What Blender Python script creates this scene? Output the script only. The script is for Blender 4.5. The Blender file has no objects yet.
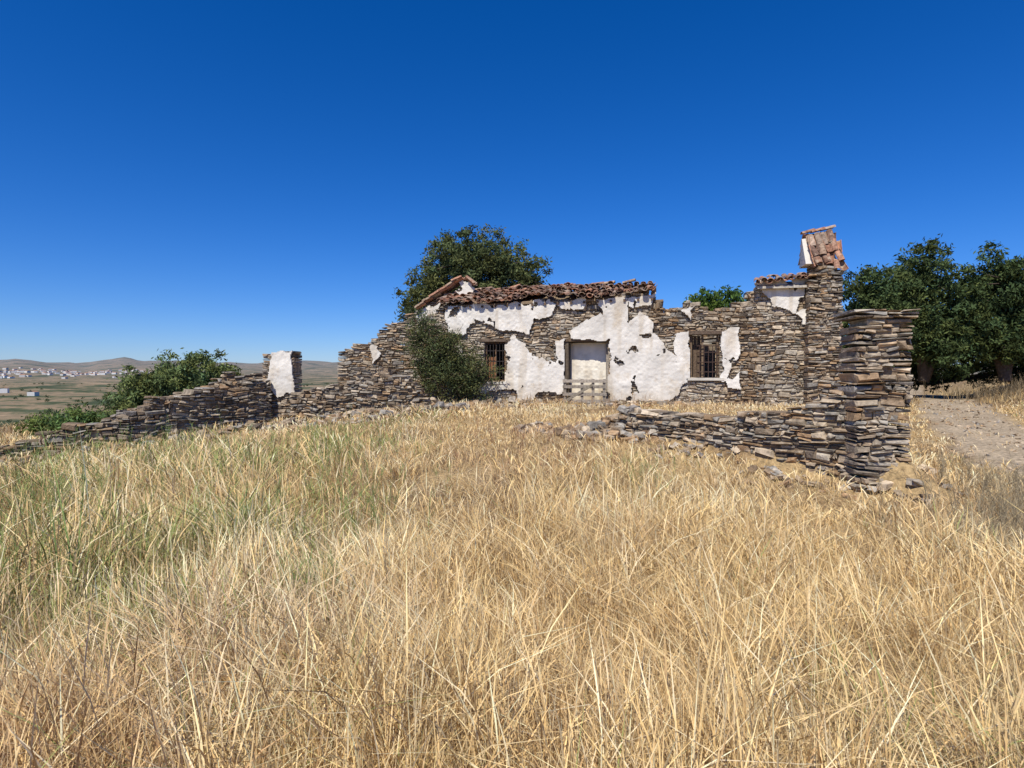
import bpy, math, numpy as np
from mathutils import Vector
rng = np.random.default_rng(7)
scene = bpy.context.scene

# ---------------------------------------------------------------- helpers
def ss(t):
    t = np.clip(t, 0, 1); return t*t*(3-2*t)
_lat = np.random.default_rng(99).random((256, 256))
def vn(x, y, sc=1.0, off=0):
    x = np.asarray(x, float)/sc+off*17.3+1000; y = np.asarray(y, float)/sc+off*9.7+1000
    ix = np.floor(x).astype(int); iy = np.floor(y).astype(int)
    fx = x-ix; fy = y-iy; fx = fx*fx*(3-2*fx); fy = fy*fy*(3-2*fy)
    a = _lat[ix % 256, iy % 256]; b = _lat[(ix+1) % 256, iy % 256]
    c = _lat[ix % 256, (iy+1) % 256]; d = _lat[(ix+1) % 256, (iy+1) % 256]
    return (a*(1-fx)+b*fx)*(1-fy)+(c*(1-fx)+d*fx)*fy
def fbm(x, y, sc=1.0, off=0, o=4):
    s = 0; a = .5; t = 0
    for i in range(o):
        s = s+a*vn(x, y, sc/2**i, off+i*3); t += a; a *= .5
    return s/t

def empty(name, loc=(0, 0, 0)):
    e = bpy.data.objects.new(name, None); scene.collection.objects.link(e); e.location = loc
    e.empty_display_size = .3
    return e

def mk(name, V, F, C=None, mat=None, parent=None, smooth=False, extra=None):
    V = np.asarray(V, np.float32); F = np.asarray(F, np.int32)
    me = bpy.data.meshes.new(name)
    k = F.shape[1]
    me.vertices.add(len(V)); me.vertices.foreach_set('co', V.ravel())
    me.loops.add(F.size); me.loops.foreach_set('vertex_index', F.ravel())
    me.polygons.add(len(F))
    me.polygons.foreach_set('loop_start', np.arange(0, F.size, k, dtype=np.int32))
    me.polygons.foreach_set('loop_total', np.full(len(F), k, np.int32))
    me.polygons.foreach_set('use_smooth', np.full(len(F), smooth, bool))
    me.update(calc_edges=True)
    if C is not None:
        C = np.asarray(C, np.float32)
        a = me.color_attributes.new('col', 'FLOAT_COLOR', 'POINT')
        a.data.foreach_set('color', np.concatenate([C, np.ones((len(C), 1), np.float32)], 1).ravel())
    if extra is not None:
        a = me.attributes.new('far', 'FLOAT', 'POINT'); a.data.foreach_set('value', np.asarray(extra, np.float32))
    if mat: me.materials.append(mat)
    ob = bpy.data.objects.new(name, me); scene.collection.objects.link(ob)
    if parent: ob.parent = parent
    return ob

class Acc:
    def __init__(s): s.V = []; s.F = []; s.C = []; s.n = 0
    def add(s, V, F, C):
        V = np.asarray(V, float).reshape(-1, 3); C = np.asarray(C, float)
        if C.ndim == 1: C = np.tile(C, (len(V), 1))
        s.V.append(V); s.F.append(np.asarray(F)+s.n); s.C.append(C); s.n += len(V)
    def obj(s, name, mat, parent=None, smooth=False):
        return mk(name, np.concatenate(s.V), np.concatenate(s.F), np.concatenate(s.C), mat, parent, smooth)

BOXF = np.array([[0,1,3,2],[4,6,7,5],[0,4,5,1],[2,3,7,6],[0,2,6,4],[1,5,7,3]])
def box(acc, o, ax, ay, az, col):
    o, ax, ay, az = map(lambda v: np.asarray(v, float), (o, ax, ay, az))
    V = [o+i*ax+j*ay+k*az for k in (0, 1) for j in (0, 1) for i in (0, 1)]
    acc.add(V, BOXF, col)

def tube(acc, P, R, n, col):
    P = np.asarray(P, float); V = []
    for i, p in enumerate(P):
        t = P[min(i+1, len(P)-1)]-P[max(i-1, 0)]; t /= np.linalg.norm(t)+1e-9
        u = np.cross(t, [0.3, .9, .1]); u /= np.linalg.norm(u)+1e-9; w = np.cross(t, u)
        for k in range(n):
            a = 2*math.pi*k/n; V.append(p+R[i]*(math.cos(a)*u+math.sin(a)*w))
    F = [[i*n+k, i*n+(k+1) % n, (i+1)*n+(k+1) % n, (i+1)*n+k] for i in range(len(P)-1) for k in range(n)]
    acc.add(V, F, col)

# ---------------------------------------------------------------- materials
def mat_attr(name, rough=.9, nscale=8, namp=.5, bump=.3, bscale=20, transl=0, stain=None, spec=.2, bdist=.02):
    m = bpy.data.materials.new(name); m.use_nodes = True; nt = m.node_tree; N = nt.nodes; L = nt.links
    b = N['Principled BSDF']; b.inputs['Roughness'].default_value = rough
    b.inputs['Specular IOR Level'].default_value = spec
    at = N.new('ShaderNodeAttribute'); at.attribute_name = 'col'
    col = at.outputs['Color']
    tc = N.new('ShaderNodeTexCoord')
    if namp > 0:
        no = N.new('ShaderNodeTexNoise'); no.inputs['Scale'].default_value = nscale; no.inputs['Detail'].default_value = 4
        L.new(tc.outputs['Object'], no.inputs['Vector'])
        mr = N.new('ShaderNodeMapRange'); mr.inputs[1].default_value = .3; mr.inputs[2].default_value = .7
        mr.inputs[3].default_value = 1-namp; mr.inputs[4].default_value = 1+namp*.6
        L.new(no.outputs['Fac'], mr.inputs[0])
        mx = N.new('ShaderNodeVectorMath'); mx.operation = 'SCALE'
        L.new(col, mx.inputs[0]); L.new(mr.outputs[0], mx.inputs['Scale']); col = mx.outputs[0]
    if stain:
        no2 = N.new('ShaderNodeTexNoise'); no2.inputs['Scale'].default_value = stain[0]; no2.inputs['Detail'].default_value = 6
        no2.inputs['Roughness'].default_value = .65
        L.new(tc.outputs['Object'], no2.inputs['Vector'])
        mr2 = N.new('ShaderNodeMapRange'); mr2.inputs[1].default_value = stain[1]; mr2.inputs[2].default_value = stain[2]
        L.new(no2.outputs['Fac'], mr2.inputs[0])
        mi = N.new('ShaderNodeMix'); mi.data_type = 'RGBA'
        L.new(mr2.outputs[0], mi.inputs[0]); L.new(col, mi.inputs[6]); mi.inputs[7].default_value = (*stain[3], 1)
        col = mi.outputs[2]
    L.new(col, b.inputs['Base Color'])
    if bump > 0:
        nb = N.new('ShaderNodeTexNoise'); nb.inputs['Scale'].default_value = bscale; nb.inputs['Detail'].default_value = 5
        L.new(tc.outputs['Object'], nb.inputs['Vector'])
        bp = N.new('ShaderNodeBump'); bp.inputs['Strength'].default_value = bump; bp.inputs['Distance'].default_value = bdist
        L.new(nb.outputs['Fac'], bp.inputs['Height']); L.new(bp.outputs[0], b.inputs['Normal'])
    return m
M_stone = mat_attr('schist_stone', .92, 11, .45, .9, 30, stain=(3.5, .56, .72, (.50, .42, .31)))
M_plaster = mat_attr('lime_plaster', .9, 2.5, .14, .5, 14, stain=(1.7, .54, .78, (.52, .42, .29)))
M_tile = mat_attr('clay_tile', .9, 12, .5, .4, 30, stain=(6, .54, .68, (.42, .34, .24)))
M_wood = mat_attr('weathered_wood', .9, 20, .4, .3, 40)
M_iron = mat_attr('rusty_iron', .8, 20, .3, 0)
M_bark = mat_attr('bark', .95, 10, .4, .5, 20)
def diffuse_mat(name, transl=0):
    m = bpy.data.materials.new(name); m.use_nodes = True; nt = m.node_tree; N = nt.nodes; L = nt.links
    N.remove(N['Principled BSDF']); at = N.new('ShaderNodeAttribute'); at.attribute_name = 'col'
    df = N.new('ShaderNodeBsdfDiffuse'); L.new(at.outputs['Color'], df.inputs['Color']); out = df.outputs[0]
    if transl:
        tr = N.new('ShaderNodeBsdfTranslucent'); L.new(at.outputs['Color'], tr.inputs['Color'])
        ms = N.new('ShaderNodeMixShader'); ms.inputs[0].default_value = transl
        L.new(df.outputs[0], ms.inputs[1]); L.new(tr.outputs[0], ms.inputs[2]); out = ms.outputs[0]
    L.new(out, N['Material Output'].inputs['Surface'])
    return m
M_grass = diffuse_mat('dry_grass')
M_leaf = diffuse_mat('foliage', .18)
M_white = diffuse_mat('village_render')

# ---------------------------------------------------------------- terrain
W0 = np.array([4.75, 8.35]); W1 = np.array([2.0, 12.1])
def path_x(y): return 7.5+(y-7.5)*.585+.3*np.sin(y*.3)
def H(x, y, micro=True):
    x = np.asarray(x, float); y = np.asarray(y, float)
    r = np.hypot(x, y)
    z = .55*ss((y-4)/14)
    z = z-.085*np.clip(-x-2, 0, 12)*ss((y+4)/10)
    rgt = ss((x-4.5)/2)
    z = z*(1-rgt)+rgt*(.45*ss((y-6)/16))
    z = z-.16*np.exp(-((x-4.2)**2/6+(y-7.2)**2/3))
    d = (W1-W0)/np.linalg.norm(W1-W0); n = np.array([d[1], -d[0]])
    dA = (x-W0[0])*n[0]+(y-W0[1])*n[1]
    e0 = np.array([5.5, 8.6]); e1 = np.array([9.9, 18]); e = (e1-e0)/np.linalg.norm(e1-e0)
    dB = -((x-e0[0])*e[1]-(y-e0[1])*e[0])
    along = (x-W0[0])*d[0]+(y-W0[1])*d[1]
    t = ss((dA+.1)/.35)*ss((dB+.9)/1.4)*(1-ss((along-4.2)/2.5))*ss((20-y)/2)
    t = np.maximum(t, ss((y-13)/4)*ss((dB+.9)/1.6)*ss((x+1)/4)*(1-ss((y-40)/10)))
    z = z*(1-t)+.60*t
    bank = 1.5*ss((x-path_x(y)-1.2)/6)*ss((y-9)/10)
    z = z+bank
    left = ss((-x-2)/8)
    far = np.interp(r, [0, 30, 60, 120, 200, 500, 1000, 2000, 2800, 3600, 4600, 7000, 12500],
                    [0, -.8, -4.5, -12, -20, -30, -31, -22, -2, 26, 66, 20, -60])
    az = np.arctan2(x, y)
    far = far+ss((r-2200)/2500)*55*(fbm(az*60, r/900, 4, 5)-.5)*2*ss((9000-r)/4000)
    far = far-ss((-az-.66)/.12)*ss((r-2500)/1500)*22
    far = far+ss((r-60)/300)*14*(fbm(x, y, 260, 2)-.5)
    far = far+ss((az+.2)/.6)*ss((r-34)/25)*(-far*.9+1.5)*ss((400-r)/200)
    w = ss((r-(20+14*(1-left)))/30)
    z = z*(1-w)+far*w
    if micro:
        z = z+ss((60-r)/30)*(.14*(fbm(x, y, 1.6, 1)-.5)+.06*(vn(x, y, .35, 4)-.5))
    return z
nA, nR = 800, 430
ang = np.linspace(0, 2*math.pi, nA, endpoint=False)
rad = np.concatenate([np.geomspace(.4, 5, 50, endpoint=False), np.geomspace(5, 26, 190, endpoint=False), np.geomspace(26, 12500, nR-240)])
A, R = np.meshgrid(ang, rad, indexing='xy')
X = (R*np.sin(A)).ravel(); Y = (R*np.cos(A)).ravel(); Z = H(X, Y)
V = np.stack([X, Y, Z], 1); V = np.vstack([V, [[0, 0, H(0, 0)]]])
i = np.arange(nR-1)[:, None]; j = np.arange(nA)[None, :]; j2 = (j+1) % nA
F = np.stack([i*nA+j, i*nA+j2, (i+1)*nA+j2, (i+1)*nA+j], -1).reshape(-1, 4)
F = F[:, ::-1]
jj = np.arange(0, nA, 2)
Fc = np.stack([np.full(len(jj), nR*nA), jj, jj+1, (jj+2) % nA], 1)
F = np.vstack([F, Fc])
xx, yy = V[:, 0], V[:, 1]; rr = np.hypot(xx, yy)
soil = np.array([.27, .18, .095]); straw = np.array([.48, .34, .17]); dirt = np.array([.46, .36, .24])
k = ss((fbm(xx, yy, .9, 7)[:, None]-.3)/.4)
C = soil*(1-k)+straw*k
pd = np.abs(xx-path_x(yy))
pm = ss((1.4+1.0*(fbm(xx, yy, .9, 3)-.5)-pd)/.6)*ss((yy-3)/2)*ss((60-yy)/10)
tone_ = (.75+.5*fbm(xx, yy, .8, 19))[:, None]
C = C*(1-pm[:, None])+dirt*tone_*pm[:, None]
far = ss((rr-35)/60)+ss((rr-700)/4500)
Mg = bpy.data.materials.new('ground'); Mg.use_nodes = True; nt = Mg.node_tree; N = nt.nodes; L = nt.links
b = N['Principled BSDF']; b.inputs['Roughness'].default_value = 1; b.inputs['Specular IOR Level'].default_value = .1
at = N.new('ShaderNodeAttribute'); at.attribute_name = 'col'
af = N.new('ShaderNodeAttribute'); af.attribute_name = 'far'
tc = N.new('ShaderNodeTexCoord')
def noise(sc, det=8, ro=.6):
    n = N.new('ShaderNodeTexNoise'); n.inputs['Scale'].default_value = sc; n.inputs['Detail'].default_value = det
    n.inputs['Roughness'].default_value = ro; L.new(tc.outputs['Object'], n.inputs['Vector']); return n
n1 = noise(14, 4); mr = N.new('ShaderNodeMapRange'); mr.inputs[1].default_value = .3; mr.inputs[2].default_value = .7
mr.inputs[3].default_value = .5; mr.inputs[4].default_value = 1.3; L.new(n1.outputs['Fac'], mr.inputs[0])
vm = N.new('ShaderNodeVectorMath'); vm.operation = 'SCALE'; L.new(at.outputs['Color'], vm.inputs[0]); L.new(mr.outputs[0], vm.inputs['Scale'])
n2 = noise(.012, 8, .65); cr = N.new('ShaderNodeValToRGB'); e = cr.color_ramp.elements
e[0].position = .38; e[0].color = (.05, .065, .03, 1); e[1].position = .62; e[1].color = (.38, .27, .165, 1)
for p, c in ((.46, (.10, .11, .055, 1)), (.5, (.30, .215, .13, 1)), (.56, (.16, .135, .08, 1))):
    x = e.new(p); x.color = c
L.new(n2.outputs['Fac'], cr.inputs[0])
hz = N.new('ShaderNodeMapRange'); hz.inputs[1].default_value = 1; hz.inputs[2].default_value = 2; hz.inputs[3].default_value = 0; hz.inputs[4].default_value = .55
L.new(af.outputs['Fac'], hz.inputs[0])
haze_mix = N.new('ShaderNodeMix'); haze_mix.data_type = 'RGBA'; L.new(hz.outputs[0], haze_mix.inputs[0]); L.new(cr.outputs[0], haze_mix.inputs[6]); haze_mix.inputs[7].default_value = (.20, .21, .23, 1)  # aerial haze painted into the ground colour, stronger with distance
mi = N.new('ShaderNodeMix'); mi.data_type = 'RGBA'; L.new(af.outputs['Fac'], mi.inputs[0]); L.new(vm.outputs[0], mi.inputs[6]); L.new(haze_mix.outputs[2], mi.inputs[7])
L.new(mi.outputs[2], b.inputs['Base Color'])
bp = N.new('ShaderNodeBump'); bp.inputs['Strength'].default_value = .9; bp.inputs['Distance'].default_value = .06
n3 = noise(18, 5); L.new(n3.outputs['Fac'], bp.inputs['Height']); L.new(bp.outputs[0], b.inputs['Normal'])
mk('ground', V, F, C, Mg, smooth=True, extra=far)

# ---------------------------------------------------------------- stone walls
PAL = np.array([[.30, .215, .135], [.40, .31, .21], [.34, .31, .26], [.41, .27, .15], [.54, .43, .30], [.15, .115, .085], [.41, .35, .27], [.24, .21, .18], [.36, .23, .125]])
PW = np.array([.17, .16, .13, .11, .12, .10, .12, .05, .04]); PW = PW/PW.sum()
SF = []
for ring in (0, 1, 2):
    for q in range(4):
        a = ring*4+q; b2 = ring*4+(q+1) % 4
        SF.append([a, b2, b2+4, a+4])
SF += [[3, 2, 1, 0], [12, 13, 14, 15]]
SF = np.array(SF)
WARP = [0.0, 0]
def toworld(acc_frame, P):
    o, d, n = acc_frame
    am, sd = WARP
    S_, Z_ = P[:, 0], P[:, 2]
    dz = am*((vn(S_, Z_, .55, sd)-.5)*1.3+(vn(S_, Z_, .22, sd+4)-.5)*.7)
    dw = am*(fbm(S_, Z_, .9, sd+7, 2)-.5)*.9
    ds = am*(vn(S_, Z_, .3, sd+9)-.5)*.6
    s_ = S_+ds; w_ = P[:, 1]+dw; z_ = Z_+dz
    return np.stack([o[0]+d[0]*s_-n[0]*w_, o[1]+d[1]*s_-n[1]*w_, z_], 1)
def stone(acc, frame, a, b2, w0, w1, z0, z1, col, jit=.014, rot=0.0):
    cs, cz = (a+b2)/2, (z0+z1)/2
    hs, hz = (b2-a)/2, (z1-z0)/2
    ch = min(.022, hz*.45)
    pts = []
    tl, tr_ = rng.uniform(.6, 1.12, 2); bl, br_ = rng.uniform(.7, 1.1, 2)
    sl_ = rng.uniform(-.25, .25)*hz
    for w, ins in ((w0, 1), (w0+.04, 0), (w1-.04, 0), (w1, 1)):
        for sx, sz, f_ in ((-1, -1, bl), (1, -1, br_), (1, 1, tr_), (-1, 1, tl)):
            pts.append([sx*(hs-ins*ch)+sl_*sz, w, sz*(hz-ins*ch)*f_])
    P = np.array(pts)+rng.uniform(-jit, jit, (16, 3))*[1.4, 1.2, .8]
    c, s = math.cos(rot), math.sin(rot)
    P = np.stack([c*P[:, 0]-s*P[:, 2]+cs, P[:, 1], s*P[:, 0]+c*P[:, 2]+cz], 1)
    acc.add(toworld(frame, P), SF, col)
def frame(p0, p1):
    p0 = np.array(p0, float); p1 = np.array(p1, float); d = (p1-p0)/np.linalg.norm(p1-p0)
    return (p0, d, np.array([d[1], -d[0]])), np.linalg.norm(p1-p0)
def wall(acc, p0, p1, th, top, base, holes=(), ch=(.05, .12), ln=(.13, .42), rag=.12, s0=0, s1=None, w_off=0, tone=1.0, depj=.03, warp=.07, lime=0.0, collapse=1.0, mort=.055):
    fr, Ln = frame(p0, p1)
    if s1 is None: s1 = Ln
    tS, tZ = zip(*top); zmax = max(tZ)+rag*1.5; z = base; seed = int(rng.integers(50))
    while z < zmax:
        h = rng.uniform(*ch)*(1.35 if rng.random() < .2 else 1); zm = z+h/2
        iv = [(s0, s1)]
        for (a, b2, c, e2) in holes:
            if c < zm < e2:
                new = []
                for (p, q) in iv:
                    if b2 <= p or a >= q: new.append((p, q)); continue
                    if a > p: new.append((p, a))
                    if b2 < q: new.append((b2, q))
                iv = new
        for (p, q) in iv:
            s = p
            while s < q-.02:
                l = rng.uniform(*ln)*(1.3 if rng.random() < .15 else 1)
                if s+l > q-.08: l = q-s
                m = s+l/2
                tz = np.interp(m, tS, tZ)+rag*((fbm(m, seed, .7, seed)-.5)*2.2+(vn(m, seed, .16, seed)-.5)*.9*collapse)
                if zm < tz:
                    WARP[:] = [warp, seed]
                    li = lime*float(ss((fbm(m, z, .8, seed+3)-.42)/.25))*rng.uniform(.3, 1)
                    def cl():
                        c_ = PAL[rng.choice(9, p=PW)]*rng.uniform(.65, 1.2)*tone
                        return c_*(1-li)+np.array([.60, .53, .42])*li
                    f1 = w_off+th+rng.uniform(-depj, depj)
                    hh = h*rng.uniform(.88, 1.2)
                    def dj(): return w_off+rng.uniform(-depj, depj)
                    u_ = rng.random()
                    if h > .07 and u_ < .4:
                        zz = z+hh*rng.uniform(.3, .7); cut = s+l*rng.uniform(.3, .7)
                        if rng.random() < .5:
                            stone(acc, fr, s+.005, s+l-.006, dj(), f1, z+.003, zz-.004, cl(), rot=rng.normal(0, .04))
                            za, zb = zz, z+hh
                        else:
                            stone(acc, fr, s+.005, s+l-.006, dj(), f1, zz+.003, z+hh-.004, cl(), rot=rng.normal(0, .04))
                            za, zb = z, zz
                        stone(acc, fr, s+.005, cut-.004, dj(), f1, za+.003, zb-.004, cl(), rot=rng.normal(0, .07))
                        stone(acc, fr, cut+.004, s+l-.006, dj(), f1, za+.003, zb-.004, cl(), rot=rng.normal(0, .07))
                    elif h > .08 and u_ < .55:
                        cut = s+l*rng.uniform(.35, .65)
                        stone(acc, fr, s+.005, cut-.004, dj(), f1, z+.003, z+hh-.004, cl(), rot=rng.normal(0, .1))
                        stone(acc, fr, cut+.004, s+l-.006, dj(), f1, z+.003, z+hh*rng.uniform(.7, 1)-.004, cl(), rot=rng.normal(0, .1))
                    else:
                        stone(acc, fr, s+.006, s+l-.006, dj(), f1, z+.004, z+hh-.006, cl(), rot=rng.normal(0, .05))
                    if s > s0+.01 and s+l < s1-.01 and zm < tz-.05:
                        Pb = np.array([[s+i_*l, w_off+mort+j_*(th-2*mort), z+k_*h] for k_ in (0, 1) for j_ in (0, 1) for i_ in (0, 1)])
                        acc.add(toworld(fr, Pb), BOXF, (np.array([.26, .185, .115])*(1-li)+np.array([.54, .46, .36])*li)*tone)
                s += l
        z += h
    WARP[:] = [0, 0]
    return fr
def pile(acc, c, r, n, zs=.3, size=(.1, .3), tone=1.0):
    for _ in range(n):
        a = rng.uniform(0, 6.283); q = r*math.sqrt(rng.random())
        x, y = c[0]+q*math.cos(a), c[1]+q*math.sin(a)*.7
        l = rng.uniform(*size); h = l*rng.uniform(.2, .5); t = rng.uniform(0, 3.14)
        z = float(H(x, y))+zs*max(0, 1-q/r)*rng.random()
        fr_ = (np.array([x, y]), np.array([math.cos(t), math.sin(t)]), np.array([math.sin(t), -math.cos(t)]))
        stone(acc, fr_, -l/2, l/2, -l*.35, l*.35, z-.02, z+h, PAL[rng.choice(9, p=PW)]*rng.uniform(.8, 1.3)*tone, jit=.02, rot=rng.normal(0, .3))

def inpoly(px, pz, poly):
    poly = np.array(poly); ins = np.zeros(px.shape, bool); n = len(poly)
    for i in range(n):
        x1, y1 = poly[i]; x2, y2 = poly[(i+1) % n]
        if y1 == y2: continue
        c = ((y1 > pz) != (y2 > pz)) & (px < (x2-x1)*(pz-y1)/(y2-y1)+x1)
        ins ^= c
    return ins
def plaster(name, fr, polys, w, parent, holes=(), cell=.025, th=.05, col=(.80, .75, .66), amp=.17):
    P = np.vstack([np.array(p) for p in polys]); a0, b0 = P.min(0)-.15; a1, b1 = P.max(0)+.15
    S = np.arange(a0, a1, cell); Zz = np.arange(b0, b1, cell)
    sg, zg = np.meshgrid(S, Zz, indexing='ij')
    cs = sg+cell/2; cz = zg+cell/2
    px = cs+amp*2*(fbm(cs, cz, .35, 3)-.5); pz = cz+amp*2*(fbm(cs, cz, .35, 8)-.5)
    m = np.zeros(sg.shape, bool)
    for p in polys: m |= inpoly(px, pz, p)
    for (a, b2, c, d2) in holes: m &= ~((cs > a) & (cs < b2) & (cz > c) & (cz < d2))
    m &= ~((fbm(cs, cz, .45, 14) < .28))
    ni, nj = sg.shape
    idx = np.arange((ni+1)*(nj+1)).reshape(ni+1, nj+1)
    gs = a0+np.arange(ni+1)*cell; gz = b0+np.arange(nj+1)*cell
    GS, GZ = np.meshgrid(gs, gz, indexing='ij')
    W = w+.05*(fbm(GS, GZ, .6, 11)-.5)+.012*(vn(GS, GZ, .08, 2)-.5)
    o, d, n = fr
    V = np.stack([o[0]+d[0]*GS-n[0]*W, o[1]+d[1]*GS-n[1]*W, GZ], -1).reshape(-1, 3)
    ii, jj = np.nonzero(m)
    F = np.stack([idx[ii, jj], idx[ii+1, jj], idx[ii+1, jj+1], idx[ii, jj+1]], 1)
    used = np.unique(F); mp = -np.ones(len(V), int); mp[used] = np.arange(len(used))
    shade = .78+.36*fbm(GS, GZ, .9, 21).reshape(-1)
    C = np.array(col)*np.clip(shade, .7, 1.05)[:, None]
    dirt_ = ss((.75-(GZ-.6))/.9).reshape(-1)[:, None]*.5*fbm(GS, GZ, .4, 5).reshape(-1)[:, None]*2
    run = ss((vn(GS, GZ*.12, .16, 33)-.58)/.25).reshape(-1)[:, None]*.38
    dirt_ = np.clip(dirt_+run, 0, 1)
    C = C*(1-dirt_)+np.array([.50, .39, .25])*dirt_
    ob = mk(name, V[used], mp[F], C[used], M_plaster, parent, smooth=False)
    md = ob.modifiers.new('thick', 'SOLIDIFY'); md.thickness = th; md.offset = -1
    return ob

# ---------------------------------------------------------------- clay tiles
def tiles(acc, o, across, down, ncol, nrow, pitch=.21, course=.34, miss=0.0, jit=.012, rough=1.0, maskf=None, sag=0.0):
    o = np.array(o, float); u = np.array(across, float); u /= np.linalg.norm(u); v = np.array(down, float); v /= np.linalg.norm(v)
    n = np.cross(u, v); n = n if n[2] > 0 else -n
    K = 7
    for cidx in range(ncol):
        for r_ in range(nrow):
            for kind in (0, 1):
                if rng.random() < miss*(1 if kind == 0 else .4): continue
                if maskf and not maskf(cidx, r_, kind): continue
                yaw = rng.normal(0, .035*rough); r0 = .078*rng.uniform(.93, 1.07); r1 = r0*1.2; ln = course*1.25
                cu = (cidx+(.5 if kind else 0))*pitch+rng.normal(0, jit); cv = r_*course+rng.normal(0, jit)
                uu = u*math.cos(yaw)+v*math.sin(yaw); vv = v*math.cos(yaw)-u*math.sin(yaw)
                base = o+u*cu+v*cv+n*((.055 if kind == 0 else .085-.03)+rng.uniform(0, .012*rough))
                if sag: base = base+np.array([0, 0, 1])*sag*(float(fbm(cu, cv, 1.6, 12))-.55)*2
                tilt = .03+rng.normal(0, .008*rough)
                Vt = []
                for e_, rr_ in ((0, r0 if kind == 0 else r1), (1, r1 if kind == 0 else r0)):
                    for q in range(K):
                        a = math.pi*q/(K-1)
                        hh = math.sin(a)*rr_*.8
                        Vt.append(base+uu*math.cos(a)*rr_+vv*ln*e_+n*((hh if kind == 0 else -hh+.02)+tilt*e_))
                F = [[q, q+1, K+q+1, K+q] for q in range(K-1)]
                pal = np.array([[.42, .22, .14], [.34, .19, .125], [.46, .31, .21], [.24, .15, .11], [.42, .31, .23], [.46, .23, .14]])
                acc.add(Vt, F, pal[rng.integers(6)]*rng.uniform(.65, 1.2))
def tile_obj(acc, name, parent):
    ob = acc.obj(name, M_tile, parent, smooth=False)
    md = ob.modifiers.new('thick', 'SOLIDIFY'); md.thickness = .014
    return ob

# ================================================================ HOUSE
house = empty('ruined_stone_house', (0, 0, 0))
L0 = (-3.14, 20.5); R0 = (9.70, 17.5)
fr, LN = frame(L0, R0)
o, d, n = fr
def HP(s, w, z): return np.array([o[0]+d[0]*s-n[0]*w, o[1]+d[1]*s-n[1]*w, z])
D3 = np.array([d[0], d[1], 0]); N3 = np.array([n[0], n[1], 0]); Z3 = np.array([0, 0, 1.])
win1 = (2.27, 2.99, 1.28, 2.6); door = (4.98, 6.36, .4, 2.58); win2 = (8.84, 9.72, 1.42, 2.75)
HOLES = [win1, door, win2]
acc = Acc()
wall(acc, L0, R0, .5, [(0, 3.4), (.9, 3.8), (2, 3.84), (6.5, 3.96), (7.5, 4.05), (7.7, 3.75), (7.95, 3.85), (8.15, 3.45), (8.6, 3.55), (8.8, 3.9), (9.1, 3.85), (9.3, 3.5), (9.9, 3.6), (10.1, 3.85), (10.4, 3.75), (10.6, 4.1), (12.1, 4.2), (12.3, 4.5), (13.05, 4.4)], .3, HOLES, rag=.15, lime=.8, ch=(.05, .14), ln=(.1, .34), warp=.08, s1=13.05)
wall(acc, HP(0, 4.2, 0)[:2], HP(13.2, 4.2, 0)[:2], .5, [(0, 3.4), (7.8, 3.5), (8.2, 2.9), (10, 3.2), (11.5, 2.6), (13.2, 3.4)], .3, ch=(.08, .14), ln=(.2, .5))
for s_, tp in ((.25, 3.6), (7.8, 3.7), (12.75, 3.9)):
    wall(acc, HP(s_, .53, 0)[:2], HP(s_, 4.15, 0)[:2], .45, [(0, tp), (1.8, tp+.2), (3.7, 3.3)], .3, ch=(.08, .14), ln=(.2, .5), w_off=-.2)
acc.obj('stone_walls', M_stone, house)
acc = Acc()
wall(acc, HP(12.1, -.45, 0)[:2], HP(13.0, -.45, 0)[:2], .75, [(0, 4.05), (.2, 4.6), (.7, 4.75), (.9, 4.4)], .2, rag=.18, ch=(.04, .12), ln=(.1, .34), lime=.35, warp=.07, depj=.05)
wall(acc, HP(12.25, -.1, 0)[:2], HP(12.92, -.1, 0)[:2], .6, [(0, 4.9), (.8, 4.9)], 4.2, rag=.05, ch=(.05, .09), ln=(.1, .25), lime=.4, warp=.06)
acc.obj('corner_buttress', M_stone, house)
acc = Acc()
G0 = (-6.3, 21.7); G1 = (-1.25, 21.0)
gfr = wall(acc, G0, G1, .5, [(0, 2.1), (.6, 2.6), (1.0, 2.65), (2.2, 3.35), (3.1, 3.8), (4.0, 4.4), (4.6, 4.8), (4.8, 4.75), (5.1, 4.3)], -.1, rag=.18, lime=.5, warp=.08)
acc.obj('gable_wall', M_stone, house)
plaster('gable_plaster', gfr, [[(4.35, 4.55), (4.65, 4.8), (4.95, 4.75), (5.1, 4.3), (5.1, 4.0), (4.5, 4.1)], [(2.9, 3.6), (3.3, 3.8), (3.9, 4.15), (3.7, 3.5), (3.2, 3.3)], [(1.2, 2.5), (1.5, 2.6), (1.6, 2.2), (1.35, 2.0)]], -.06, house)
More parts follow.
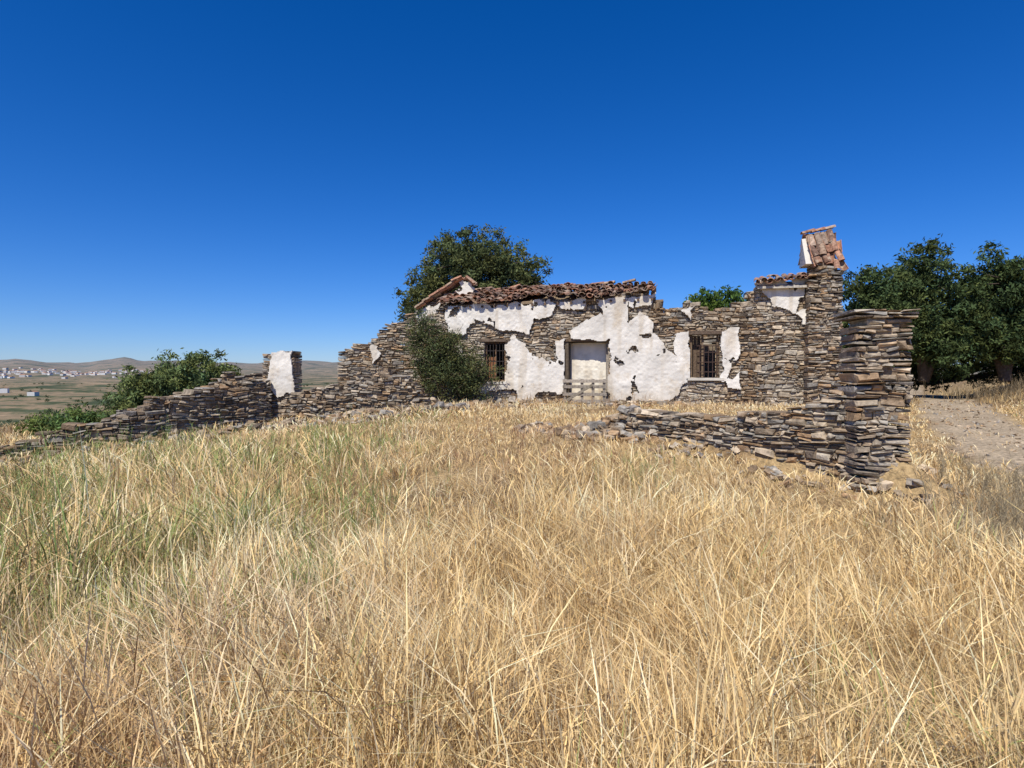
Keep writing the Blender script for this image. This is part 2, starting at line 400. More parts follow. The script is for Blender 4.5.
polys = [
 [(.9, 3.8), (2.1, 3.8), (2.15, 3.4), (1.9, 3.2), (1.5, 2.85), (1.0, 3.0)],
 [(2.1, 3.35), (2.8, 2.95), (3.85, 2.9), (4.05, 3.3), (4.5, 3.4), (4.65, 3.85), (2.1, 3.82)],
 [(3.0, 2.6), (3.25, 2.85), (3.6, 2.6), (4.0, 2.1), (4.5, 2.0), (4.98, 1.95), (4.98, .95), (3.9, .85), (3.2, 1.0), (2.15, .95), (2.15, 1.27), (3.0, 1.27)],
 [(5.15, 2.9), (5.6, 3.1), (5.8, 3.35), (6.5, 3.4), (6.9, 2.95), (6.6, 2.6), (5.9, 2.6), (5.6, 2.58), (5.15, 2.6)],
 [(6.05, 3.95), (7.0, 3.96), (7.05, 3.1), (7.4, 3.5), (7.8, 2.85), (8.2, 2.25), (8.6, 1.9), (8.75, 1.2), (8.3, .8), (7.4, .55), (6.36, .45), (6.36, 2.6), (6.5, 2.8), (6.1, 3.6)],
 [(10.7, 4.3), (12.15, 4.35), (12.1, 3.9), (11.8, 3.4), (11.3, 3.5), (10.95, 3.9)],
 [(9.74, 2.85), (10.3, 3.0), (10.25, 2.2), (10.0, 1.5), (9.9, 1.3), (9.74, 1.45)],
 [(8.35, 2.8), (8.84, 2.8), (8.84, 1.4), (8.45, 1.4)],
 [(4.65, 2.65), (4.98, 2.65), (4.98, 1.9), (4.75, 1.9)],
 [(7.0, 3.95), (7.75, 3.98), (7.7, 3.68), (7.1, 3.65)],
 [(3.3, 1.0), (4.0, 1.0), (3.9, .6), (3.4, .6)],
 [(9.9, 1.4), (10.4, 1.5), (10.3, 1.1), (10.0, 1.1)], [(4.7, 3.85), (5.7, 3.9), (5.5, 3.6), (4.9, 3.6)],
 [(11.8, 3.4), (12.1, 3.5), (12.1, 3.0), (11.95, 3.0)], [(1.2, 2.4), (1.6, 2.5), (1.5, 2.1)], [(8.5, 3.5), (9.0, 3.6), (8.8, 3.3)],
]
plaster('front_plaster', fr, polys, -.085, house, HOLES)
oa = Acc(); grey = (.34, .29, .23)
def hbox(acc_, s0, s1, w0, w1, z0, z1, col): box(acc_, HP(s0, w0, z0), D3*(s1-s0), -N3*(w1-w0), Z3*(z1-z0), col)
hbox(oa, 2.1, 3.15, -.02, .48, 2.6, 2.70, (.14, .10, .07)); hbox(oa, 4.8, 6.55, -.02, .48, 2.58, 2.70, (.16, .11, .07)); hbox(oa, 8.65, 9.9, -.03, .47, 2.75, 2.86, (.14, .1, .07))
for a, b2, c, e2 in ((2.27, 2.33, 1.28, 2.6), (2.93, 2.99, 1.28, 2.6), (2.33, 2.93, 2.53, 2.6), (2.33, 2.93, 1.28, 1.34), (2.61, 2.65, 1.34, 2.53)):
    hbox(oa, a, b2, .16, .24, c, e2, (.24, .14, .08))
hbox(oa, 2.35, 2.6, .30, .33, 1.34, 2.1, (.26, .12, .06))
hbox(oa, 4.98, 5.09, .02, .3, .45, 2.58, (.13, .10, .07)); hbox(oa, 6.28, 6.36, .2, .35, .45, 2.58, (.35, .3, .24))
for zz in (.62, .84, 1.08, 1.26):
    hbox(oa, 4.93, 6.33, -.17+rng.uniform(0, .01), -.14, zz, zz+.10, np.array(grey)*rng.uniform(.8, 1.2))
for s_ in (4.95, 5.5, 5.85, 6.2):
    hbox(oa, s_, s_+.09, -.135, -.10, .45, 1.38, np.array(grey)*rng.uniform(.7, 1.1))
box(oa, HP(5.0, -.20, .6), D3*.9+Z3*.55, -N3*.025, Z3*.09-D3*.02, (.28, .24, .18))
for s_ in (8.86, 8.97, 9.08): hbox(oa, s_, s_+.1, .3, .33, 1.44, 2.72, np.array((.13, .09, .06))*rng.uniform(.7, 1.2))  # dark boards added in the second window, standing in for its shaded interior
hbox(oa, 8.86, 8.92, .14, .24, 1.43, 2.74, (.20, .14, .09)); hbox(oa, 9.2, 9.26, .14, .24, 1.43, 2.74, (.20, .14, .09)); hbox(oa, 9.64, 9.7, .14, .24, 1.43, 2.74, (.20, .14, .09))
oa.obj('timber_frames_and_added_boards', M_wood, house)
plaster('interior_plaster', fr, [[(5.11, .3), (6.26, .3), (6.26, 2.54), (5.11, 2.54)]], .40, house, amp=.0, col=(.92, .84, .68), th=.03)
pa = Acc()
hbox(pa, 8.78, 9.85, -.11, .3, 1.34, 1.42, (.62, .57, .48)); hbox(pa, 2.2, 3.05, -.11, .2, 1.2, 1.28, (.72, .68, .6))
hbox(pa, 8.8, 9.72, 1.3, 1.35, .5, 2.5, (.22, .17, .12))  # dark panel added behind the second window, painting in the shade inside
hbox(pa, 4.99, 6.35, .47, .60, .3, 2.57, (.42, .36, .28))
ob = pa.obj('whitewashed_sills_infill_and_painted_shade', M_plaster, house)
ia = Acc()
for s_ in np.linspace(2.36, 2.9, 6): tube(ia, [HP(s_, .06, 1.3), HP(s_, .06, 2.58)], [.013, .013], 6, (.05, .04, .035))
for z_ in (1.6, 1.95, 2.3): tube(ia, [HP(2.27, .06, z_), HP(2.99, .06, z_)], [.013, .013], 6, (.05, .04, .035))
for s_ in np.linspace(9.15, 9.65, 5): tube(ia, [HP(s_, .07, 1.42), HP(s_, .07, 2.4)], [.013, .013], 6, (.08, .05, .04))
for z_ in (1.6, 1.9, 2.2, 2.4): tube(ia, [HP(9.05, .07, z_), HP(9.72, .07, z_)], [.013, .013], 6, (.08, .05, .04))
ia.obj('window_grilles', M_iron, house)
# roof
ra = Acc()
SL = .27
dn = N3*1.0-Z3*SL
acr = D3+Z3*.018
gap = {(5, 5), (6, 5), (9, 3), (10, 4), (9, 4), (18, 5), (19, 5), (19, 4), (24, 2), (25, 3), (24, 3), (13, 6), (14, 6), (28, 5), (28, 6), (27, 6)}
tiles(ra, HP(.75, 2.05, 4.50), acr, dn, 33, 7, pitch=.215, course=.33, miss=.08, rough=3.0, jit=.028, sag=.16, maskf=lambda c, r_, k_: (c, r_) not in gap and not (c > 29 and r_ < rng.integers(0, 6)) and not (c > 26 and rng.random() < .35))
tiles(ra, HP(.75, 2.1, 4.50), acr, -N3*1.0-Z3*.40, 33, 7, pitch=.215, course=.33, miss=.08, rough=2)
for i_ in range(18):
    if i_ in (3, 6, 9, 12, 15, 17): continue
    tiles(ra, HP(.8+i_*.37, 2.12, 4.52+.018*i_*.37), N3, D3*1.0+Z3*rng.normal(0, .09), 1, 1, course=.36, rough=2.5, maskf=lambda c, r_, k_: k_ == 0)
gd = np.array([gfr[1][0], gfr[1][1], 0]); gn = np.array([gfr[2][0], gfr[2][1], 0]); go = np.array([gfr[0][0], gfr[0][1], 0])
top = go+gd*4.66+np.array([0, 0, 4.84])+gn*.15
tiles(ra, top, -gn, -gd-Z3*.64, 4, 6, pitch=.19, course=.31, rough=3, sag=.08, jit=.03, miss=.05)
tiles(ra, go+gd*4.7+np.array([0, 0, 4.86])+gn*.15, -gn, gd-Z3*1.1, 3, 1, pitch=.19, course=.31, rough=3)
tiles(ra, HP(10.75, .32, 4.40), D3+Z3*.03, N3-Z3*.35, 7, 2, pitch=.205, course=.32, rough=3.2, miss=.1, sag=.12)
tile_obj(ra, 'roof_tiles', house)
da = Acc()
def slab(p, a, b2, t, col): box(da, p, a, b2, [0, 0, t], col)
slab(HP(.85, 2.05, 4.33), (D3+Z3*.018)*6.3, dn*2.12, .06, (.26, .19, .12))
slab(HP(.85, 2.08, 4.33), (D3+Z3*.018)*6.3, -N3*2.1-Z3*.86, .06, (.22, .16, .1))
slab(HP(10.75, .34, 4.26), D3*1.35, N3*.6-Z3*.2, .07, (.5, .45, .37))
for s_ in np.arange(.95, 7.7, .42):
    box(da, HP(s_, .3, 3.80+.018*s_), D3*.07, dn*.44, Z3*.07, (.15, .1, .07))
da.obj('roof_deck', M_wood, house)
# chimney
ca = Acc()
tiles(ca, HP(12.16, .12, 5.62), D3*1.0+Z3*.10, N3*.36-Z3*1.0+D3*.16, 4, 3, pitch=.20, course=.32, rough=4, jit=.035)
tiles(ca, HP(12.62, -.14, 4.80), D3, N3*.36-Z3*1.0+D3*.1, 2, 1, pitch=.20, course=.28, rough=6, jit=.04)
tiles(ca, HP(12.18, .16, 5.66), D3, -N3*.5-Z3*1.0, 4, 3, pitch=.20, course=.30, rough=2)
for i_ in range(3): tiles(ca, HP(12.02+i_*.27, .14, 5.60+.04*i_), N3, D3+Z3*.1, 1, 1, course=.3, rough=3, maskf=lambda c, r_, k_: k_ == 0)
tiles(ca, HP(12.06, -.0, 5.60), N3*.36, -Z3*1.0+N3*.25+D3*.06, 1, 3, pitch=.2, course=.3, rough=3, maskf=lambda c, r_, k_: k_ == 0)
tile_obj(ca, 'chimney_cap_tiles', house)
cb = Acc()
Vc = [HP(12.07, -.20, 4.75), HP(12.07, .6, 4.75), HP(12.02, .2, 5.54), HP(12.02, .1, 5.54), HP(12.9, -.20, 4.75), HP(12.9, .6, 4.75), HP(12.78, .2, 5.6), HP(12.78, .1, 5.6)]
cb.add(Vc, [[0, 1, 2, 3], [7, 6, 5, 4], [0, 3, 7, 4], [1, 5, 6, 2], [3, 2, 6, 7], [0, 4, 5, 1]], (.70, .65, .57))
cb.obj('chimney_core', M_plaster, house)

# ================================================================ other walls
acc = Acc()
wall(acc, W1, W0, .5, [(0, .5), (.5, .78), (1.2, .86), (2.4, .93), (3.3, 1.0), (4.1, 1.08), (4.3, 1.4), (4.66, 1.3)], -.5, ch=(.035, .11), ln=(.08, .34), rag=.12, depj=.035, warp=.05, lime=.45, mort=.045)
pile(acc, (2.0, 11.8), 1.1, 150, .4); pile(acc, (3.2, 10.0), 1.0, 50, .1, (.06, .2)); pile(acc, (4.1, 8.6), .8, 40, .1, (.06, .2)); pile(acc, (5.2, 8.1), .9, 30, .12, (.06, .2)); pile(acc, (.9, 12.6), .9, 25, .1)
acc.obj('dry_stone_retaining_wall', M_stone)
acc = Acc()
wall(acc, (4.66, 8.1), (5.36, 8.02), .6, [(0, 2.15), (.1, 2.33), (.8, 2.33)], -.4, ch=(.035, .11), ln=(.09, .34), rag=.05, depj=.035, warp=.035, lime=.5, mort=.045)
wall(acc, (4.60, 8.05), (5.42, 7.97), .72, [(0, 2.41), (1, 2.42)], 2.31, ch=(.03, .045), ln=(.15, .35), rag=.04, depj=.04, warp=.03)
acc.obj('stone_gate_pillar', M_stone)
wp = empty('whitewashed_stone_pillar')
acc = Acc()
wall(acc, (-7.1, 17.05), (-6.15, 16.9), .5, [(0, 2.1), (.95, 2.15)], -.2, ch=(.05, .1), ln=(.12, .3), rag=.04, lime=.3, warp=.04)
acc.obj('masonry', M_stone, wp)
wfr, _ = frame((-7.1, 17.05), (-6.15, 16.9))
plaster('lime_render', wfr, [[(.25, 1.5), (.32, 2.12), (.95, 2.18), (1.0, .95), (.5, .9), (.1, 1.35)]], -.07, wp, amp=.1)
acc = Acc()
wall(acc, (-6.2, 16.7), (-2.3, 16.6), .5, [(0, 1.25), (.6, 1.1), (1.3, 1.2), (2.0, 1.6), (2.6, 1.75), (3.2, 1.35), (3.9, .7)], -.1, ch=(.05, .12), ln=(.1, .32), rag=.25, tone=.95, depj=.05, warp=.08, lime=.4)
pile(acc, (-2.3, 16.4), 1.3, 110, .45); pile(acc, (-5, 16), 1.8, 110, .25); pile(acc, (-.5, 18.5), 1.6, 100, .25); pile(acc, (3.5, 17.6), 1.8, 100, .2); pile(acc, (-3.6, 15.8), 1.4, 70, .2)
acc.obj('rubble_wall', M_stone)
acc = Acc()
wall(acc, (-9.0, 14.1), (-6.7, 16.8), .5, [(0, .75), (.5, .95), (1.2, .95), (1.8, 1.3), (2.6, 1.25), (3.5, 1.35)], -.5, ch=(.05, .12), ln=(.1, .32), rag=.22, tone=.85, depj=.05, warp=.08, lime=.3)
pile(acc, (-8.2, 14.4), 1.3, 50, .2, tone=.85); pile(acc, (-6.6, 15.6), 1.3, 50, .2, tone=.85)
acc.obj('rubble_wall', M_stone)
acc = Acc()
wall(acc, (-11.6, 13.2), (-9.0, 14.1), .5, [(0, -.1), (.9, .1), (1.8, .35), (2.7, .7)], -.8, ch=(.05, .12), ln=(.1, .32), rag=.25, tone=.85, depj=.06, warp=.1, lime=.25)
pile(acc, (-10.5, 13.2), 1.8, 70, .2, tone=.9)
acc.obj('rubble_wall', M_stone)
acc = Acc()
wall(acc, (-12, 18.2), (-7.3, 17.6), .5, [(0, .5), (1.2, .8), (2.2, 1.05), (3.2, 1.35), (4.7, 1.4)], -1.2, ch=(.05, .12), ln=(.1, .32), rag=.3, tone=.9, depj=.06, warp=.1, lime=.3)
acc.obj('rubble_wall', M_stone)
acc = Acc()
for y_ in np.arange(6.5, 24, 1.2): pile(acc, (float(path_x(y_))+rng.uniform(-.4, .4), y_), 1.3, 26, .0, (.02, .09), tone=1.1)
acc.obj('path_gravel', M_stone)

# ================================================================ vegetation
def leaves(acc, cen, sizes, cols):
    n_ = len(cen)
    a = rng.normal(size=(n_, 3)); a /= np.linalg.norm(a, axis=1)[:, None]
    b_ = np.cross(a, rng.normal(size=(n_, 3))); b_ /= np.linalg.norm(b_, axis=1)[:, None]
    s = sizes[:, None]
    V = np.stack([cen-a*s, cen+b_*s*.35, cen+a*s, cen-b_*s*.35], 1).reshape(-1, 3)
    F = np.arange(n_*4).reshape(-1, 4)
    acc.add(V, F, np.repeat(cols, 4, axis=0))
def tree(name, base, lobes, ncl, lpc, leaf, col, trunk_r=.2, clr=.33, twig=0):
    root = empty(name, (0, 0, 0)); la = Acc(); ta = Acc()
    base = np.array(base, float); lb = np.array(lobes, float)
    wts = lb[:, 3]*lb[:, 4]*lb[:, 5]; wts /= wts.sum()
    for L_ in lb:
        c = L_[:3]; mid = base*.5+c*.5+rng.normal(0, .15, 3); mid[:2] = base[:2]*.6+c[:2]*.4
        tube(ta, [base+rng.normal(0, .06, 3)*[1, 1, 0], mid, c], [trunk_r, trunk_r*.55, trunk_r*.25], 7, (.13, .10, .075))
        for _ in range(5):
            q = rng.normal(size=3); q /= np.linalg.norm(q)
            e_ = c+q*L_[3:]*.85; tube(ta, [c, (c+e_)/2+rng.normal(0, .1, 3), e_], [trunk_r*.22, trunk_r*.14, trunk_r*.05], 5, (.12, .09, .07))
    which = rng.choice(len(lb), ncl, p=wts)
    q = rng.normal(size=(ncl, 3)); q /= np.linalg.norm(q, axis=1)[:, None]
    rad_ = rng.random(ncl)**.45*rng.uniform(.8, 1.16, ncl)
    cc = lb[which, :3]+q*rad_[:, None]*lb[which, 3:]
    br = rng.uniform(.5, 1.45, ncl); hue = rng.uniform(-1, 1, ncl)
    cr_ = clr*rng.uniform(.6, 1.3, ncl)
    for i_ in range(twig):
        c0 = lb[which[i_], :3]; e_ = cc[i_]+q[i_]*.25+[0, 0, .15]
        tube(ta, [c0*.4+cc[i_]*.6, e_], [.012, .005], 4, (.22, .17, .11))
    ci = np.repeat(np.arange(ncl), lpc)
    off = rng.normal(size=(len(ci), 3))*.5*[1, 1, .75]
    P = cc[ci]+off*cr_[ci][:, None]
    cols = np.array(col)*br[ci][:, None]*rng.uniform(.75, 1.3, len(ci))[:, None]
    cols = cols*np.stack([1+.15*hue[ci], np.ones(len(ci)), 1-.15*hue[ci]], 1)
    leaves(la, P, leaf*rng.uniform(.6, 1.3, len(ci)), cols)
    ta.obj('trunk_and_limbs', M_bark, root, True); la.obj('foliage', M_leaf, root)
    return root
og = (.115, .135, .055)
tree('olive_tree', (-1.6, 27, .2), [(-3.6, 27, 5.0, 1.4, 1.4, 1.5), (-2.5, 27, 6.4, 1.5, 1.6, 1.6), (-.8, 27.2, 6.5, 1.6, 1.5, 1.5), (.5, 27, 5.7, 1.1, 1.3, 1.3), (-4.4, 26.6, 3.9, .9, .8, .9), (-1.5, 26.8, 5, 2.1, 1.4, 1.3)], 620, 75, .09, og, .25)
dg = (.08, .11, .042)
tree('carob_tree', (15.6, 26, .9), [(15.6, 26, 4.9, 1.2, 1.5, 1.5), (15.4, 26, 3.2, 1.4, 1.5, 1.8), (16.6, 26.2, 4.0, 1.3, 1.3, 1.9)], 400, 70, .10, dg, .22)
tree('carob_tree', (18.2, 26.5, 1.2), [(18.1, 26.5, 5.8, 1.3, 1.6, 1.6), (17.6, 26.5, 3.8, 1.9, 1.6, 1.9), (19, 26, 2.9, 1.8, 1.6, 1.6)], 460, 70, .10, dg, .22)
tree('carob_tree', (21, 25.5, 1.2), [(20.8, 25.5, 5.5, 1.3, 1.6, 1.5), (21, 25.5, 3.4, 2.0, 1.6, 1.8), (21.9, 25.5, 4.8, 1.3, 1.3, 1.7), (19.7, 26, 4.6, 1.1, 1.2, 1.4)], 500, 70, .10, dg, .22)
tree('carob_tree', (24.3, 26, 1.2), [(23.6, 26, 4.8, 1.4, 1.6, 1.7), (24, 26, 3.2, 2.3, 1.6, 1.9), (26, 26, 4.6, 1.9, 1.6, 2.2)], 420, 65, .11, dg, .22)
tree('fig_tree', (8.6, 25, .4), [(8.0, 25, 4.4, .8, .7, .6), (9.4, 25, 4.5, .9, .7, .75), (8.8, 25, 3.8, 1.4, .9, .8)], 100, 60, .10, (.10, .16, .04), .12)
tree('olive_bush', (-11.2, 20.5, -1.3), [(-11.8, 20.5, .9, 1.5, 1.2, 1.2), (-10.6, 20.4, 1.2, 1.3, 1.2, 1.2), (-12.6, 20.3, .3, 1.2, 1.1, 1.1), (-9.9, 20.4, .7, .9, 1.0, 1.1)], 450, 80, .07, (.16, .20, .075), .12, .27)
tree('bramble_bush', (-2.3, 19.5, .5), [(-2.9, 19.6, 3.0, .65, .45, .7), (-2.7, 19.55, 2.2, .9, .5, .9), (-2.1, 19.45, 1.6, 1.05, .6, .95), (-1.3, 19.3, 1.5, .8, .55, .9), (-2.0, 19.4, 2.5, .6, .4, .5)], 430, 46, .045, (.105, .12, .05), .04, .27, twig=120)
tree('juniper_bush', (-14.6, 19.5, -1.7), [(-14.8, 19.5, -.3, 1.0, 1, .7), (-13.7, 19.3, -.2, .9, 1, .6)], 120, 60, .07, (.15, .21, .065), .06, .25)
tree('hedge_thicket', (20, 29, 1.0), [(x_, 29+.5*math.sin(x_), 2.3, 1.9, 1.2, 1.6) for x_ in np.arange(15.5, 34, 2.3)], 520, 50, .13, (.07, .10, .04), .08, .4)

class Blades:
    def __init__(s): s.V = []; s.C = []; s.F = []; s.n = 0
    def add(s, x, y, h, lean, width, az, col, nseg=3, head=None, z0=None, curl=1.0):
        m = len(x)
        if z0 is None: z0 = H(x, y)-.01
        dx, dy = np.cos(az), np.sin(az)
        fa = rng.uniform(0, math.pi, m); wx, wy = np.cos(fa), np.sin(fa)
        rows = []; cols = []
        for i_ in range(nseg+1):
            t = i_/nseg
            out = h*lean*(t**1.8)*curl; up = h*(t-.35*np.clip(lean, 0, 1.6)*t**2.2)
            wprof = width*(1-t*.85) if head is None else width*np.where(head, [.7, .6, 1.0+1.2*(i_ == nseg-1), .2][min(i_, 3)] if nseg == 3 else 1-t*.8, 1-t*.85)
            cx = x+dx*out; cy = y+dy*out; cz = z0+up
            rows.append(np.stack([cx-wx*wprof/2, cy-wy*wprof/2, cz], 1)); rows.append(np.stack([cx+wx*wprof/2, cy+wy*wprof/2, cz], 1))
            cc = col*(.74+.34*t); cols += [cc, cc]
        V = np.stack(rows, 1).reshape(-1, 3); C = np.stack(cols, 1).reshape(-1, 3)
        k = 2*(nseg+1); b0 = s.n+np.arange(m)[:, None]*k
        for i_ in range(nseg):
            s.F.append(b0+np.array([2*i_, 2*i_+1, 2*i_+3, 2*i_+2]))
        s.V.append(V); s.C.append(C); s.n += len(V)
    def obj(s, name, parent=None):
        return mk(name, np.concatenate(s.V), np.concatenate(s.F), np.clip(np.concatenate(s.C), 0, .9), M_grass, parent)
STR = np.array([[.84, .63, .33], [.79, .57, .27], [.90, .74, .46], [.68, .47, .22], [.82, .57, .25], [.52, .34, .165]])
def place(N_, r0, r1, amax, p=1.0):
    r = r0+(r1-r0)*rng.random(N_)**p; a = rng.uniform(-amax, amax, N_)
    return r*np.sin(a), r*np.cos(a), r
def ok(x, y):
    s = (x-o[0])*d[0]+(y-o[1])*d[1]; w = -((x-o[0])*n[0]+(y-o[1])*n[1])
    m = ~((s > -.2) & (s < 13.3) & (w > -.05) & (w < 5))
    pdist = np.abs(x-path_x(y)); tuft = fbm(x, y, .9, 3)
    m &= ~((pdist < 1.2+1.0*(tuft-.5)) & (rng.random(len(x)) < .96))
    m &= ~((x > 4.5) & (x < 5.55) & (y > 7.9) & (y < 8.75))
    dd = (W1-W0)/np.linalg.norm(W1-W0); nn = np.array([dd[1], -dd[0]])
    q = (x-W0[0])*nn[0]+(y-W0[1])*nn[1]; al = (x-W0[0])*dd[0]+(y-W0[1])*dd[1]
    m &= ~((q > -.05) & (q < .5) & (al > 0) & (al < 4.6))
    return m
def trail(x, y):
    c = -.15+.5*np.sin(y*.5+.3)
    return .5*ss(1-np.abs(x-c)/(.95+.03*y))*ss((y-1.0)/1.5)*(1-ss((y-15)/4))*ss((fbm(x, y, .7, 88)-.3)/.3)
def hfield(x, y):
    h = .37+.0*x
    h += .22*ss((-x-1.2)/2.2)*(1-ss((y-10)/3))
    h *= (1-.6*trail(x, y))
    h *= 1-.5*ss((y-7)/4)
    h *= 1-.4*ss((x-1.2)/1.5)*ss((y-4)/2.5)
    h *= .3+1.4*fbm(x, y, 1.1, 31)
    return h
def blade_set(B, N_, kind, amax=.88, r0=1.2, r1=26):
    if kind < 2:
        nc = N_//16
        cx, cy, cr = place(nc, r0, r1, amax)
        g = rng.integers(0, nc, int(N_*.5)); lo = np.clip(cr[g]/6, .7, 3)
        q = rng.normal(size=(len(g), 2))*.05*lo[:, None]
        x1, y1, _ = place(N_-len(g), r0, r1, amax)
        x = np.concatenate([cx[g]+q[:, 0], x1]); y = np.concatenate([cy[g]+q[:, 1], y1]); r = np.hypot(x, y)
        radaz = np.concatenate([np.arctan2(q[:, 1], q[:, 0]), rng.uniform(0, 6.283, len(x1))])
        chs = rng.uniform(.55, 1.35, nc); hs_ = np.concatenate([chs[g], np.ones(len(x1))])
        ctn = rng.uniform(.78, 1.12, nc); tn_ = np.concatenate([ctn[g], np.ones(len(x1))])
    else:
        x, y, r = place(N_, r0, r1, amax); radaz = rng.uniform(0, 6.283, N_); hs_ = np.ones(N_); tn_ = np.ones(N_)
    cl_ = fbm(x, y, .5, 40+kind)
    keep = ok(x, y) & (rng.random(N_) < (.12 if kind < 2 else .4)+1.1*ss((cl_-.3)/.32)) & ~((trail(x, y) > rng.uniform(.1, 1.0, N_)) & (kind < 2))
    x, y, r, radaz, hs_, tn_ = x[keep], y[keep], r[keep], radaz[keep], hs_[keep], tn_[keep]; m = len(x)
    h = hfield(x, y)*hs_; tr = trail(x, y)
    lod = np.clip(r/5.0, .8, 3.4)
    ci = rng.choice(6, m, p=[.26, .24, .18, .14, .12, .06])
    patch = fbm(x, y, 1.1, 60)
    ci = np.where((patch > .58) & (rng.random(m) < .5), 2, ci)
    col = STR[ci]*rng.uniform(.78, 1.15, m)[:, None]*tn_[:, None]
    brown = (tr*.8+.8*ss((fbm(x, y, 1.5, 71)-.55)/.08))*(rng.random(m) < .6)
    brown = np.clip(brown, 0, 1)
    col = col*(1-.5*brown[:, None])+np.array([.44, .26, .15])*.5*brown[:, None]
    gz = ss((-x-.7)/2)*ss((y-2.2)/2)*(1-ss((y-13)/4))*ss((fbm(x, y, 1.2, 52)-.42)/.14)+.25*ss((fbm(x, y, .8, 53)-.62)/.08)
    isg = rng.random(m) < gz*.45
    col = np.where(isg[:, None], np.array([.30, .32, .11])*rng.uniform(.6, 1.3, m)[:, None], col)
    windy = 1.4*fbm(x, y, 2.0, 80)*4
    az = np.where(rng.random(m) < .25, windy, radaz)
    if kind == 0:
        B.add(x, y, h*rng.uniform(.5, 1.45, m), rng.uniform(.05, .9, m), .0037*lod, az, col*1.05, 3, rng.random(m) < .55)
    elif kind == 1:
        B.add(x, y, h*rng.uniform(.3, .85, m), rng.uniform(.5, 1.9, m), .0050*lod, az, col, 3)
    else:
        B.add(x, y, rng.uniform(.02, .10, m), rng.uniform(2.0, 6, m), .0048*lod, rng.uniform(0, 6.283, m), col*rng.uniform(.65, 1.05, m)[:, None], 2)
B = Blades()
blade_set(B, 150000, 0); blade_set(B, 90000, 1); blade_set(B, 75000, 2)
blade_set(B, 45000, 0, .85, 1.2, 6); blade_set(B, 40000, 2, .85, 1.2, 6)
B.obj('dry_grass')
B = Blades()
x, y, r = place(30000, 22, 60, .95)
keep = ok(x, y); x, y, r = x[keep], y[keep], r[keep]; m = len(x)
col = STR[rng.integers(0, 6, m)]*rng.uniform(.5, .95, m)[:, None]
B.add(x, y, rng.uniform(.15, .4, m), rng.uniform(.2, 1, m), .03+0*x, rng.uniform(0, 6.28, m), col, 2)
B.obj('dry_hillside_grass')
def fennel(c, nst, hh, spread, name='fennel_plant', col=(.25, .33, .11), thick=.008):
    B = Blades()
    x = c[0]+rng.normal(0, spread, nst); y = c[1]+rng.normal(0, spread, nst)
    h = hh*rng.uniform(.55, 1.1, nst); az = rng.uniform(0, 6.28, nst); ln_ = rng.uniform(.05, .35, nst)
    cl = np.array(col)*rng.uniform(.7, 1.3, nst)[:, None]
    B.add(x, y, h, ln_, thick+0*x, az, cl, 3)
    k = 26
    X_ = np.repeat(x, k); Y_ = np.repeat(y, k); t = rng.uniform(.15, 1, nst*k); H_ = np.repeat(h, k); A_ = np.repeat(az, k); L_ = np.repeat(ln_, k)
    px = X_+np.cos(A_)*H_*L_*t**1.8; py = Y_+np.sin(A_)*H_*L_*t**1.8; pz = H(X_, Y_)-.01+H_*(t-.35*L_*t**2.2)
    B.add(px, py, rng.uniform(.06, .2, len(px)), rng.uniform(.3, 1.3, len(px)), .004+0*px, rng.uniform(0, 6.28, len(px)), np.repeat(cl, k, 0)*rng.uniform(.7, 1.4, len(px))[:, None], 2, z0=pz)
    B.obj(name)
fennel((-3.1, 4.2), 5, 1.35, .07, thick=.022); fennel((-3.75, 4.6), 16, .95, .25, thick=.012); fennel((-2.6, 5.2), 30, .65, .35); fennel((-1.9, 6.2), 50, .6, .5)
fennel((-4.8, 6.2), 40, .95, .5); fennel((-6.3, 8), 40, .9, .7); fennel((-3.6, 7.5), 44, .7, .6); fennel((-1.3, 3.9), 18, .45, .14)
fennel((1.6, 8.2), 16, .4, .3); fennel((-2.3, 9), 34, .5, .6); fennel((-7.8, 10.2), 60, .9, 1.0); fennel((-4.8, 11), 40, .6, .9); fennel((-10.3, 12.2), 50, .5, 1.0); fennel((-7.6, 13.3), 30, .4, .8)
for c_, k_, h_, s_ in (((4.9, 5.9), 80, .5, .4), ((5.6, 6.9), 80, .5, .5), ((4.4, 5.0), 40, .38, .35), ((6.3, 8.0), 60, .45, .45)):
    fennel(c_, k_, h_, s_, 'dry_thistle_shrub', (.33, .27, .17))
fennel((2.2, 15.5), 40, .45, .9, 'dry_thistle_shrub', (.44, .30, .17)); fennel((4.8, 14), 60, .5, 1.1, 'dry_thistle_shrub', (.45, .32, .18)); fennel((.8, 18.4), 30, .4, .9, 'dry_thistle_shrub', (.36, .26, .16)); fennel((0.3, 11), 50, .35, .8, 'dry_thistle_shrub', (.40, .23, .13)); fennel((0.9, 9), 30, .25, .6, 'dry_thistle_shrub', (.36, .2, .12))
for c_ in ((18.0, 21.5), (20, 23), (22.5, 23), (19, 24.5)): fennel(c_, 80, .8, 1.0, 'dry_thistle_shrub', (.26, .20, .12), thick=.02)

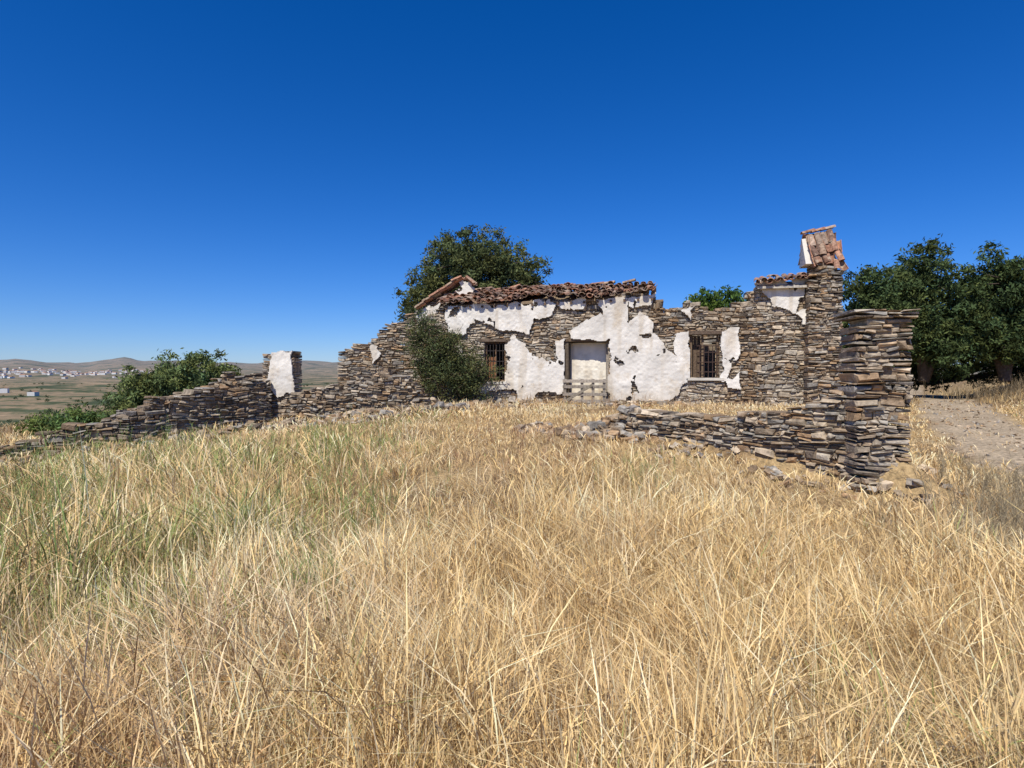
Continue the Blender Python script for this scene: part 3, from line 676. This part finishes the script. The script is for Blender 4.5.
la = Acc()
nt_ = 1100
az_ = rng.uniform(-1.0, -.2, nt_); r_ = np.exp(rng.uniform(math.log(90), math.log(1600), nt_))
x = r_*np.sin(az_); y = r_*np.cos(az_); kp = fbm(x, y, 120, 90) > .47; x, y, r_ = x[kp], y[kp], r_[kp]
z = H(x, y); k = 60; sz = rng.uniform(1.5, 3.4, len(x))
ci = np.repeat(np.arange(len(x)), k); q = rng.normal(size=(len(ci), 3))*.42*[1, 1, .6]
P = np.stack([x, y, z+sz*.5], 1)[ci]+q*sz[ci][:, None]
leaves(la, P, .45*sz[ci]*rng.uniform(.5, 1, len(ci))*.8, np.array([.08, .105, .05])*rng.uniform(.6, 1.4, len(ci))[:, None])
la.obj('distant_olive_groves', M_leaf)
va = Acc()
for c_az, c_r, nn_, sp in ((-.665, 2650, 80, 130), (-.61, 2900, 40, 120), (-.71, 2400, 30, 110), (-.55, 2900, 10, 200), (-.70, 1100, 4, 60)):
    for _ in range(nn_):
        x = c_r*math.sin(c_az)+rng.normal(0, sp*1.3); y = c_r*math.cos(c_az)+rng.normal(0, sp)
        z = float(H(x, y, False)); w_, l_, h_ = rng.uniform(7, 16), rng.uniform(7, 14), rng.uniform(3.5, 7)
        a = rng.uniform(0, 3.14); u_ = np.array([math.cos(a), math.sin(a), 0]); v_ = np.array([-math.sin(a), math.cos(a), 0])
        p_ = np.array([x, y, z-2]); box(va, p_, u_*w_, v_*l_, Z3*(h_+2), np.array([.72, .70, .66])*rng.uniform(.75, 1.05))
        t_ = p_+Z3*(h_+2)
        va.add([t_-u_*.3, t_+u_*(w_+.3), t_+v_*l_+u_*(w_+.3), t_+v_*l_-u_*.3, t_+v_*l_/2+Z3*1.6, t_+v_*l_/2+u_*w_+Z3*1.6, t_+v_*l_/2+u_*w_+Z3*1.59, t_+v_*l_/2+Z3*1.59],
               [[0, 1, 5, 4], [3, 7, 6, 2]], (.35, .2, .13))
va.obj('distant_white_village', M_white)

# ================================================================ light, sky, camera
az_s = math.radians(203); el = math.radians(54)
ts = Vector((math.sin(az_s)*math.cos(el), math.cos(az_s)*math.cos(el), math.sin(el)))
sl = bpy.data.lights.new('sun', 'SUN'); sl.energy = 5.0; sl.angle = math.radians(.53); sl.color = (1, .95, .86)
so = bpy.data.objects.new('sun', sl); scene.collection.objects.link(so); so.rotation_euler = ts.to_track_quat('Z', 'Y').to_euler()
w = bpy.data.worlds.new('World'); scene.world = w; w.use_nodes = True; nt = w.node_tree
bg = nt.nodes['Background']; bg.inputs['Strength'].default_value = .10
sky = nt.nodes.new('ShaderNodeTexSky'); sky.sky_type = 'NISHITA'; sky.sun_disc = False
sky.sun_elevation = el; sky.sun_rotation = az_s; sky.altitude = 600; sky.air_density = 1.0; sky.dust_density = 0.1; sky.ozone_density = 2.0
tn = nt.nodes.new('ShaderNodeMix'); tn.data_type = 'RGBA'; tn.blend_type = 'MULTIPLY'; tn.inputs[0].default_value = 1; tn.inputs[7].default_value = (.58, .76, 1.22, 1)
hs = nt.nodes.new('ShaderNodeHueSaturation'); hs.inputs['Saturation'].default_value = 1.17
nt.links.new(sky.outputs[0], tn.inputs[6]); nt.links.new(tn.outputs[2], hs.inputs['Color']); nt.links.new(hs.outputs[0], bg.inputs['Color'])
cam = bpy.data.cameras.new('camera'); cam.lens = 21.09; cam.sensor_width = 36; cam.clip_end = 30000; cam.clip_start = .05
co = bpy.data.objects.new('camera', cam); scene.collection.objects.link(co)
co.location = (0, 0, 1.6); co.rotation_euler = (math.radians(90-1.15), 0, 0)
scene.camera = co
scene.view_settings.view_transform = 'Standard'; scene.view_settings.look = 'None'; scene.view_settings.exposure = 0
